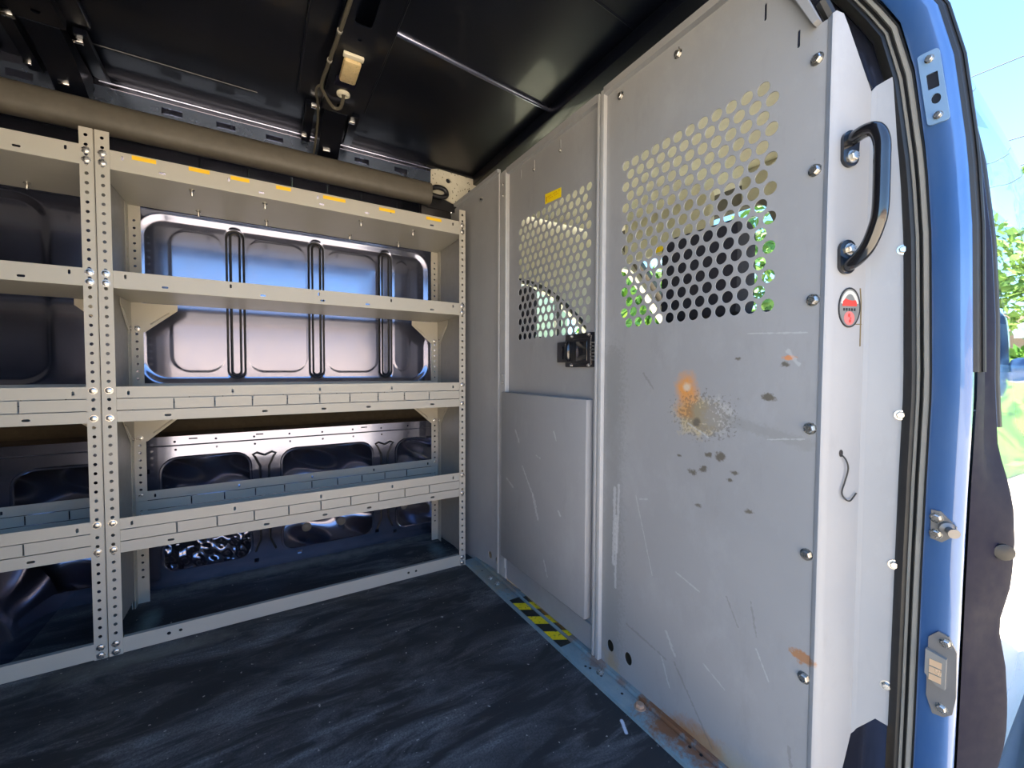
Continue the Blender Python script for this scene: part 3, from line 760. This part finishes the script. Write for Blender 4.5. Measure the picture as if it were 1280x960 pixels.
# grab handle
nrm=Vector((-.38,-.925,0)).normalized(); tan=Vector((.925,-.38,0)).normalized()
def sp_pt(k,z,d): return Vector((.675,.2615,z))+tan*k+nrm*d
gh = thing if False else None
H0,H1=.992,.826
b = MB(); path=[sp_pt(.013,H0,.002),sp_pt(.013,H0+.002,.022),sp_pt(.014,H0-.004,.036),sp_pt(.015,H0-.022,.043),sp_pt(.015,H0-.05,.044),sp_pt(.015,H1+.062,.044),sp_pt(.015,H1+.040,.040),sp_pt(.014,H1+.016,.030),sp_pt(.013,H1+.003,.016),sp_pt(.013,H1-.002,.002)]
b.tube(spline(path,6),.0088,16); gh=b.build('grab_handle', M['blackgloss'], part, 'black tubular grab handle')
for z,dz in ((H0,-.022),(H1,.020)):
    b=MB(); P=[]
    for k in range(20):
        a=2*PI*k/20; P.append((.0125*math.cos(a), (.013*math.sin(a)) + (dz if math.sin(a)*dz>0 else 0)))
    b.prism(P, lambda u,v,h:tuple(sp_pt(.013+u,z+v,h)), .0002,.005); b.build('mounting_foot', M['blackgloss'], gh)
    inst('bolt', BOLT, aim(sp_pt(.015,z+dz,.005),nrm), gh)
# round badge
bd = Vector((.695,.2536,.767))
def bp(u,v,h): return tuple(sp_pt(.0215+u,.768+v,h))
b = MB(); b.prism(circ(0,0,.0165,28,.0265), bp, .0003,.0012); bg=b.build('badge', M['greyprint'], part, 'oval badge with red and pink marks')
b = MB(); b.plate(circ(0,0,.0172,28,.0275), [circ(0,0,.0160,28,.0258)], bp, .0003,.0016); b.build('rim', M['black'], bg)
b = MB(); arc=[(.0145*math.cos(a),.0235*math.sin(a)) for a in [PI*(.08+.84*k/12) for k in range(13)]]+[(.010*math.cos(a),.0185*math.sin(a)) for a in [PI*(.92-.84*k/12) for k in range(13)]]
b.prism(arc, bp, .0012,.0015); b.build('arc', M['white'], bg)
b = MB(); b.prism([(-.0115,.002),(.0115,.002),(.0112,.0065),(.009,.0105),(.004,.0095),(-.002,.0105),(-.007,.0125),(-.011,.0085)], bp, .0012,.0016); b.build('wordmark', M['red'], bg)
b = MB(); b.prism(circ(0,-.0145,.0085,18,.0095), bp, .0012,.0015); b.build('disc', M['pink'], bg)
b = MB(); b.prism(circ(-.0005,-.0105,.002,8,.003), bp, .0015,.0017); b.prism(circ(.001,-.0185,.002,8,.0025), bp, .0015,.0017); b.prism(circ(.002,-.0145,.001,8,.0015), bp, .0015,.0017); b.build('mark', M['red'], bg)
b = MB()
for k in range(5): b.box((-.001,-.001,-.001),(-.0009,-.0009,-.0009)) if False else b.prism(rect(-.010+.0042*k,-.0045,-.0072+.0042*k,-.0008), bp, .0012,.0014)
b.build('small_print', M['black'], bg)
# scrape on the side return and the loose wire in its hole
b = MB(); b.tube([sp_pt(.0385,.795,.0004),sp_pt(.0405,.775,.0004),sp_pt(.0410,.715,.0004)],.0009,6); b.tube([sp_pt(.0325,.7455,.0004),sp_pt(.0425,.7455,.0004)],.0006,6); b.build('scrape', simple('scrape',(.16,.12,.06),.8), part)
t = thing('loose_wire','thin dark wire curling out of a hole in the partition side','wire',tuple(sp_pt(.016,.565,0)))
b = MB(); b.prism(circ(.016,.566,.0032,12,.0052), lambda u,v,h:tuple(sp_pt(u,v,h)), .0002,.0006); b.build('hole_rim', M['bead'], t)
b = MB(); b.tube(spline([sp_pt(.016,.565,.0),sp_pt(.020,.558,.004),sp_pt(.0245,.545,.004),sp_pt(.021,.527,.003),sp_pt(.0165,.512,.003),sp_pt(.0205,.503,.004),sp_pt(.0285,.4995,.004),sp_pt(.036,.505,.003),sp_pt(.040,.510,.003)],6),.0010,6); b.build('strand', M['wire'], t)

# threshold strip
t = thing('threshold_strip','worn blue-grey metal threshold strip along the partition foot','threshold',(.64,.9,0))
b = MB()
n=14; prof=[(.603,0),(.6045,.0065),(.612,.009),(.640,.009),(.643,.006),(.646,.006),(.649,.012),(.662,.012),(.663,0)]
def thr(u,v,h):
    k=(1.31-h)/(1.31-.30); return (u+.012*max(0,k)-.003,h,v)
hs=[]
b.prism(prof, thr, .30,1.32)
b.build('strip', M['sill'], t)
b = MB(); Tp=[(.6085,.0094),(.640,.0094),(.640,.0097),(.6085,.0097)]; b.prism(Tp, lambda u,v,h: thr(u,v,h), .780,1.02)
b.prism([(.6485,.0123),(.660,.0123),(.660,.0126),(.6485,.0126)], lambda u,v,h: thr(u,v,h), .80,1.01)
b.build('hazard_tape', M['hazard'], t, 'worn black and yellow striped tape')
for y,x,m in ((.668,.634,BOLT),(.557,.637,BOLT_RUST),(1.12,.625,BOLT),(1.16,.622,BOLT)): inst('bolt', m, aim((x,y,.009),(0,0,1)), t)
for y,x in ((.69,.625),(.66,.63),(.60,.632),(.45,.645),(.43,.648),(.70,.62),(1.22,.622)):
    b = MB(); b.prism(circ(x,y,.003,10), lambda u,v,h:(u,v,h), .0088,.0093); b.build('screw_hole', M['bead'], t)
# shelf foot plate seen on the floor in the bay corner
# ================================================================== DOOR PILLAR
ZS=[i*.035-.02 for i in range(41)]
b = MB(); b.sweep([(.746,.30),(.746,.235),(.746,.186),(.752,.176),(.80,.176),(.80,.25)], [z for z in ZS], lambda z: off(z) if True else 0)
pil = structure(b.build('wall_front', M['body']), 'dark blue body pillar behind the partition')
b = MB(); b.sweep([(.700,.300),(.705,.262),(.744,.225),(.744,.33)], [1.0,1.05,1.1,1.15,1.2,1.25,1.3,1.36], lambda z: off(z)*.5+.02); 
# seal
t = thing('door_weatherstrip','black rubber door seal with highlights painted as pale lips along the pillar','weatherstrip',(.73,.19,0))
b = MB(); b.sweep([(.7345,.2045),(.729,.2000),(.726,.1935),(.7285,.1885),(.7335,.1880),(.736,.189),(.742,.186),(.742,.204)], ZS, off); b.build('bulb', M['rubber'], t)
b = MB(); b.sweep([(.7275,.1895),(.7250,.1885),(.7245,.1868),(.7270,.1858),(.7300,.1870)], ZS, off); b.build('lip', M['lip'], t)  # pale lip, stands in for a highlight on the seal
b = MB(); b.sweep([(.731,.1885),(.728,.186),(.727,.1805),(.734,.1800),(.738,.188)], ZS, off); b.build('channel', M['rubber'], t)
b = MB(); b.sweep([(.7245,.1822),(.7215,.1805),(.7212,.1772),(.7240,.1757),(.7280,.1780),(.7280,.1820)], ZS, off); b.build('lip', M['lip'], t)  # second pale lip, also stands in for a highlight
b = MB(); b.sweep([(.726,.178),(.7225,.1752),(.7225,.1735),(.730,.172),(.734,.178)], ZS, off); b.build('channel', M['rubber'], t)
# pillar face
b = MB(); b.sweep([(.7275,.1745),(.7190,.1728),(.7175,.1700),(.7180,.1480),(.7190,.1430),(.7225,.1395),(.7275,.1385),(.79,.150),(.79,.175)], ZS, lambda z: off(z)*.96)
structure(b.build('trim_4', M['outer']), 'bright blue door pillar face')
fP=lambda x0:(lambda u,v,t:(x0+t,u,v))
# upper plate
t = thing('pillar_cover_plate','blue-grey plate with a square and a round hole high on the door pillar','cover plate',(.716,.18,1.03))
b = MB(); sk=lambda u,v,t:(.7175+t, u+off(v)*.96-.0008, v)
b.plate(rrect(.1485,.986,.1685,1.078,.004), [rrect(.1535,1.030,.1640,1.050,.001,2),circ(.1580,1.0165,.0045,14,.0065)], sk, -.0022,0); b.build('plate', simple('plate_paint',(.16,.27,.42),.45), t)
b = MB(); b.plate(rect(.151,1.000,.166,1.055),[],sk,-.0004,-.0002); b.build('backing', M['bead'], t)
for y,z in ((.1585,1.068),(.1580,.995)): inst('screw', SCREW, aim(sk(y,z,-.0022),(-1,0,0)), t)
# striker
t = thing('door_striker','steel door striker bolt on a small plate half way up the pillar','striker',(.716,.155,.49))
b = MB(); b.plate([(.1685,.508),(.160,.508),(.146,.493),(.146,.483),(.158,.470),(.1685,.472)],[],lambda u,v,t:(.717+t,u,v),-.0025,0); b.build('plate', M['zincdull'] if 'zincdull' in M else simple('dull_steel',(.26,.25,.24),.4,.6), t)
b = MB(); b.lathe([(.008,0),(.008,.003),(.0042,.005),(.0042,.012),(.0058,.0135),(.0058,.016)],(.7145,.1545,.489),(-.8,-.6,-.1),18); b.build('pin', simple('worn_steel',(.16,.155,.15),.4,.5), t)
for z in (.499,.479): inst('screw', BOLT, aim((.7145,.1635,z),(-1,0,0))@Matrix.Scale(.75,4), t)
# contact plate
t = thing('contact_plate','grey plastic plate with three copper contacts low on the door pillar','contact plate',(.716,.15,.30))
b = MB(); kk=lambda u,v,t:(.7175+t,u+off(v)*.9,v)
b.plate([(.1635,.347),(.155,.358),(.146,.356),(.1385,.340),(.1375,.284),(.140,.262),(.147,.254),(.157,.252),(.1635,.272)],[],kk,-.003,0); b.build('plate', M['plategrey'], t)
b = MB(); b.plate([(.1645,.333),(.1460,.329),(.1460,.291),(.1540,.292),(.1645,.302)],[],kk,-.0085,-.002); blk=b.build('block', simple('block_grey',(.20,.195,.18),.5), t)
for k in range(3):
    b=MB(); z=.3225-.0092*k; b.plate(rect(.1495,z-.0078,.1605,z),[],kk,-.0090,-.0084); b.build('contact', M['copper'], t)
for y,z in ((.1480,.347),(.1490,.264)): inst('screw', BOLT, aim(kk(y,z,-.003),(-1,0,0))@Matrix.Scale(.7,4), t)
# front door, closed: rear edge, skin, window, mirror
sil = lerp_table([(-.3,.17),(0.0,.150),(.10,.132),(.173,.118),(.22,.112),(.262,.112),(.312,.115),(.359,.1225),(.415,.1135),(.466,.112),(.516,.1145),(.55,.121),(.584,.129),(.665,.134),(.746,.136),(.848,.142),(.953,.154),(1.05,.172),(1.16,.20),(1.25,.236),(1.35,.30),(1.42,.38)])
fd = thing('front_door','dark blue front passenger door seen edge-on beside the pillar','vehicle door',(1.2,.14,0))
ZD=[-.35+.02*i for i in range(89)]
b = MB()
vs=[];fs=[]
for z in ZD:
    y=sil(z); e=off(z)*.96 if z>0 else .006
    for x,yy in ((.735,.1375+e),(.752,.1345+e*.8+ (y-.134)*.3),(.775,y+.008),(.788,y+.002),(.795,y)): vs.append((x,yy,z))
n=5
for i in range(len(ZD)-1):
    for k in range(n-1): fs.append((i*n+k,i*n+k+1,(i+1)*n+k+1,(i+1)*n+k))
b.add(vs,fs,True); b.build('rear_edge', M['navyedge'] if 'navyedge' in M else M['navy'], fd, fix=False)
b = MB(); vs=[];fs=[]; XD=[.795,.81,.85,.95,1.1,1.3,1.5,1.7,1.9,2.2,2.6]
for z in ZD:
    for x in XD: vs.append((x, sil(z)+.035*(x-.795)+.05*max(0,x-1.2)**2, z))
n=len(XD)
for i in range(len(ZD)-1):
    for k in range(n-1): fs.append((i*n+k,i*n+k+1,(i+1)*n+k+1,(i+1)*n+k))
cz=lambda f: sum(vs[i][2] for i in f)/4; cx=lambda f: sum(vs[i][0] for i in f)/4
b.add(vs,[f for f in fs if not (.70<cz(f)<1.05 and .81<cx(f)<1.7)],True); b.build('skin', M['outer'], fd, fix=False)
b = MB(); vs=[];fs=[]; ZW=[.68+.02*i for i in range(20)]; XW=[.805,.85,.9,1.0,1.2,1.4,1.6,1.72]
for z in ZW:
    for x in XW: vs.append((x, sil(z)+.035*(x-.795)+.05*max(0,x-1.2)**2-.003, z))
n=len(XW)
for i in range(len(ZW)-1):
    for k in range(n-1): fs.append((i*n+k,i*n+k+1,(i+1)*n+k+1,(i+1)*n+k))
b.add(vs,fs,True); b.build('window_glass', M['glass'], fd, fix=False)
b = MB(); 
b.tube([(.803,sil(z)+.001,z) for z in ZD if .6<z<1.35],.004,8); b.build('window_seal', M['rubber'], fd)
b = MB(); b.sweep([(.7245,.1400),(.7265,.1355),(.7330,.1330),(.7400,.1325),(.7450,.1335),(.7450,.142)], [z for z in ZS if z>.66], lambda z: off(z)*.96); b.tube([(.7335,.1318+off(z)*.96,z) for z in ZS if z>.66],.0018,6); b.build('edge_seal', M['rubber'], fd)
b = MB(); b.lathe([(.010,0),(.010,.003),(.004,.005)],(.775,sil(.46)+.006,.46),(-.8,-.6,0),16); b.build('plug', M['rubber'], fd)
b = MB(); b.box((1.60,-.10,.62),(1.70,.07,.86),.03); b.box((1.62,.07,.66),(1.68,.20,.72),.015); b.build('mirror', M['outer'], fd)

# ================================================================== CAB beyond the partition
b = MB(); 
arcp=[(1.00,1.095),(1.08,1.092),(1.16,1.075),(1.26,1.03),(1.37,.955),(1.48,.86),(1.56,.74),(1.56,.70),(.985,.70),(.985,1.05)]
b.plate([(.70,-.3),(2.3,-.3),(2.3,.80),(1.75,1.30),(1.60,1.42),(.70,1.42)],[arcp,[(1.64,.74),(2.16,.74),(2.21,.83),(1.765,1.235),(1.64,1.235)]],fY(1.645),0,.05)
structure(b.build('wall_cab', M['pillar_trim']))
dd = thing('driver_door_frame','black frame of the driver window with an upright divider','window frame',(1.25,1.64,.7))
b = MB(); b.tube(spline([(.99,1.635,.72),(.985,1.635,1.05),(1.00,1.635,1.088),(1.08,1.635,1.088),(1.16,1.635,1.070),(1.26,1.635,1.025),(1.37,1.635,.95),(1.48,1.635,.855),(1.56,1.635,.74)],5),.012,8); b.build('rubber_frame', M['rubber'], dd)
b = MB(); b.box((1.235,1.628,.70),(1.262,1.65,1.04)); b.build('divider', M['cabtrim'], dd)
b = MB(); b.box((.98,1.665,.68),(1.57,1.669,1.10)); b.build('pane', M['glass'], dd)
b = MB(); b.box((.80,.44,1.385),(1.58,1.62,1.418),.01); structure(b.build('trim_5', M['headliner']),'pale cab headliner')
b = MB(); 
fw=lambda u,v,t:(1.62+.62*(1-v)+t, u, .86+v*.54)
b.plate(rect(.36,-.02,1.645,1.02),[rrect(.40,.03,.86,.90,.05),rrect(.90,.03,1.60,.90,.05)],fw,0,.04); structure(b.build('window_1', M['cabtrim']),'windscreen surround')
b = MB(); b.plate(rect(.38,.0,1.62,.95),[],fw,.05,.053); b.build('windscreen', M['glass'], bpy.data.objects['window_1'])
b = MB(); b.box((1.75,.34,.2),(2.30,1.64,.86),.05); b.box((1.68,.95,.45),(1.8,1.6,.90),.05); tag(b.build('dashboard', M['dash']),'dark dashboard far behind the perforated panels','dashboard')
b = MB(); b.box((.70,.16,-.35),(2.3,1.645,-.30)); b.box((2.28,.2,-.3),(2.32,1.645,.8)); structure(b.build('floor_cab', M['dash']))
b = MB(); b.box((.78,.235,-.3),(1.75,.245,.60)); b.box((.80,.42,1.36),(1.58,.44,1.42)); structure(b.build('wall_passenger', M['cabtrim']))
def seat(y, label, w=.195):
    t = thing('cab_seat', label, 'seat', (.9,y,-.3), 'cab seats')
    b = MB(); b.box((.80,y-.22,.05),(.92,y+.22,.66),.05); b.box((.80,y-.17,.60),(.90,y+.17,.80),.05); b.build('backrest', M['seat'], t)
    b = MB(); b.box((.785,y-w/2,.785),(.865,y+w/2,.985),.03); b.build('headrest', M['seat'], t)
    b = MB(); b.box((.85,y-.23,-.05),(1.35,y+.23,.10),.05); b.build('cushion', M['seat'], t)
    b = MB(); b.box((.88,y-.2,-.3),(1.3,y+.2,-.05)); b.build('base', M['dash'], t)
seat(.56,'dark passenger seat with headrest behind the fixed perforated panel'); seat(1.335,'dark driver seat behind the door panel perforations')
t = thing('sun_visor','pale sun visor with yellow stickers below the cab headliner','sun visor',(1.55,.75,1.25))
b = MB(); b.box((1.50,1.00,1.19),(1.53,1.45,1.384),.01); b.build('flap', M['pillar_trim'], t)
b = MB(); b.box((1.498,1.08,1.20),(1.4995,1.27,1.222)); b.build('sticker', M['yellow2'], t)
t = thing('sun_visor','plain pale sun visor on the passenger side of the cab','sun visor',(1.55,.5,1.25))
b = MB(); b.box((1.46,.46,1.27),(1.49,.86,1.384),.01); b.build('flap', M['pillar_trim'], t)

# ================================================================== OUTSIDE
GZ=-.62
b = MB(); b.add([(-60,-60,GZ),(90,-60,GZ),(90,60,GZ),(-60,60,GZ)],[(0,1,2,3)]); structure(b.build('ground', M['concrete'], fix=False))
def leaves(b, pts, size):
    for p in pts:
        u=Vector((random.gauss(0,1),random.gauss(0,1),random.gauss(0,1))).normalized(); w=u.orthogonal().normalized(); v=u.cross(w)
        a=random.random()*6.28; w,v=w*math.cos(a)+v*math.sin(a), v*math.cos(a)-w*math.sin(a)
        s=size*random.uniform(.6,1.3); p=Vector(p)
        b.add([p-w*s,p+v*s*.5,p+w*s,p-v*s*.5],[(0,1,2,3)])
def hedge(x0,x1,y0,y1,h,n,size,label,core=M['hedge']):
    t=thing('hedge',label,'hedge',((x0+x1)/2,(y0+y1)/2,GZ))
    b=MB(); b.box((x0+.1,y0+.1,GZ),(x1-.1,y1-.1,GZ+h-.12),.1); b.build('core', core, t)
    b=MB(); pts=[]
    for i in range(n):
        p=[random.uniform(x0,x1),random.uniform(y0,y1),random.uniform(GZ,GZ+h)]
        ax=random.choice((0,1,2,2,0,1)); 
        if ax==0: p[0]=random.choice((x0,x1))+random.gauss(0,.05)
        if ax==1: p[1]=random.choice((y0,y1))+random.gauss(0,.05)
        if ax==2: p[2]=GZ+h-.06+random.gauss(0,.05)
        pts.append(p)
    leaves(b,pts,size); b.build('foliage', M['hedge'], t, fix=False)
hedge(11.5,12.6,-9,9,1.75,9000,.12,'clipped green hedge across the lot ahead of the van')
hedge(6.2,11.0,6.4,7.4,3.5,9000,.13,'tall green hedge seen through the driver window')
def tree(x,y,h,r,label):
    t=thing('tree',label,'tree',(x,y,GZ),'trees beyond the lot')
    b=MB(); b.tube([(x,y,GZ),(x+.1,y,GZ+h*.3),(x,y+.1,GZ+h*.6)],[.2,.16,.08],8); b.build('trunk', M['bark'], t)
    b=MB(); pts=[]
    for i in range(2600):
        d=Vector((random.gauss(0,1),random.gauss(0,1),random.gauss(0,1))).normalized()*random.uniform(.6,1)**.5*r
        k=1+.25*math.sin(d.x*2.3+x)+.2*math.sin(d.y*3+d.z*2)
        pts.append((x+d.x*k,y+d.y*k,GZ+h-r*.6+d.z*k*.85))
    leaves(b,pts,.22); b.build('crown', M['treeleaf'], t, fix=False)
tree(20,-3,6.0,2.4,'broad green tree beyond the hedge ahead of the van'); tree(21,4,6.6,2.6,'tall green tree straight ahead behind the windscreen'); tree(16,9.5,6,2.5,'green tree ahead on the driver side'); tree(5,17,6.5,2.8,'green tree behind the cream building wall'); tree(36,-10,5.2,2.6,'distant green tree over the low tan building')
t=thing('low_building','low tan building with a brown roof beyond the hedge','building',(27,-6,GZ))
b=MB(); b.box((25,-14,GZ),(31,-1.0,GZ+3.0)); b.build('wall', M['wood'], t)
b=MB(); b.prism([(24.6,GZ+3.0),(31.4,GZ+3.0),(28,GZ+4.2)],lambda u,v,h:(u,h,v),-14.3,-.7); b.build('roof', M['roofing'], t)
t=thing('outside_building','cream rendered building beyond the driver window','building',(1,10,GZ))
b=MB(); b.box((-4,9.5,GZ),(7.6,12.5,GZ+4.3)); b.build('wall', M['creamwall'], t)
b=MB(); b.box((-4.2,9.3,GZ+4.3),(7.8,12.7,GZ+4.5)); b.build('roof', M['roofing'], t)
t=thing('outside_building','unseen long low tan building added across the lot to be mirrored in the glossy side wall','building',(-2,-11,GZ))  # unseen building, added for its warm reflection in the side wall
b=MB(); b.box((-16,-14,GZ),(7,-9.5,GZ+2.7)); b.build('wall', M['wood'], t)  # wall of the added unseen building
b=MB(); b.box((-16.3,-14.3,GZ+2.7),(7.3,-9.2,GZ+2.9)); b.build('roof', M['roofing'], t)  # roof of the added unseen building
for k,(z,lab) in enumerate(((5.1,'lowest of the thin power lines crossing the sky'),(5.7,'middle thin power line crossing the sky'),(7.4,'topmost of the thin power lines crossing the sky'))):
    b=MB(); b.tube([(14,-30+2.5*j,z+.02*abs(j-12)) for j in range(25)],.012,5); tag(b.build('street_power_line', M['wire']),lab,'power line','power lines')

# ================================================================== LIGHT, WORLD, CAMERA
SUN_EL, SUN_AZ = math.radians(54), math.radians(140)
sd=Vector((math.cos(SUN_EL)*math.cos(SUN_AZ),math.cos(SUN_EL)*math.sin(SUN_AZ),math.sin(SUN_EL)))
L=bpy.data.lights.new('sun','SUN'); L.energy=8.2; L.angle=math.radians(.6); L.color=(1,.90,.74)
lo=bpy.data.objects.new('sun',L); COL.objects.link(lo); lo.rotation_euler=(-sd).to_track_quat('-Z','Y').to_euler()
w=bpy.data.worlds.new('sky'); SC.world=w; w.use_nodes=True; nt=w.node_tree
sky=nt.nodes.new('ShaderNodeTexSky'); sky.sky_type='NISHITA'; sky.sun_disc=False; sky.sun_elevation=SUN_EL; sky.sun_rotation=PI/2-SUN_AZ; sky.altitude=50; sky.air_density=1.0; sky.dust_density=1.0
bg=nt.nodes['Background']; bg.inputs[1].default_value=.175; tint=nt.nodes.new('ShaderNodeMix'); tint.data_type='RGBA'; tint.blend_type='MULTIPLY'; tint.inputs[0].default_value=1; tint.inputs[7].default_value=(.69,.93,1.12,1); nt.links.new(sky.outputs[0], tint.inputs[6]); nt.links.new(tint.outputs[2], bg.inputs[0])
cam=bpy.data.cameras.new('camera'); co=bpy.data.objects.new('camera',cam); COL.objects.link(co)
F=518.5754; yaw,pitch,roll=.5427,-.0334,.0041
cam.sensor_fit='HORIZONTAL'; cam.sensor_width=36; cam.lens=36*F/1280; cam.clip_start=.01; cam.clip_end=500
f=Vector((math.sin(yaw)*math.cos(pitch),math.cos(yaw)*math.cos(pitch),math.sin(pitch))); r=Vector((math.cos(yaw),-math.sin(yaw),0)); u=r.cross(f)
r2=r*math.cos(roll)+u*math.sin(roll); u2=u*math.cos(roll)-r*math.sin(roll)
m=Matrix((r2,u2,-f)).transposed().to_4x4(); m.translation=Vector((0,0,.68)); co.matrix_world=m
SC.camera=co
vs_=SC.view_settings; vs_.view_transform='Standard'; vs_.look='None'; vs_.gamma=1; vs_.exposure=2.08
try: vs_.use_curve_mapping=False
except Exception: pass
SC.cycles.use_denoising=True
SC.cycles.max_bounces=10; SC.cycles.diffuse_bounces=6; SC.cycles.sample_clamp_indirect=6
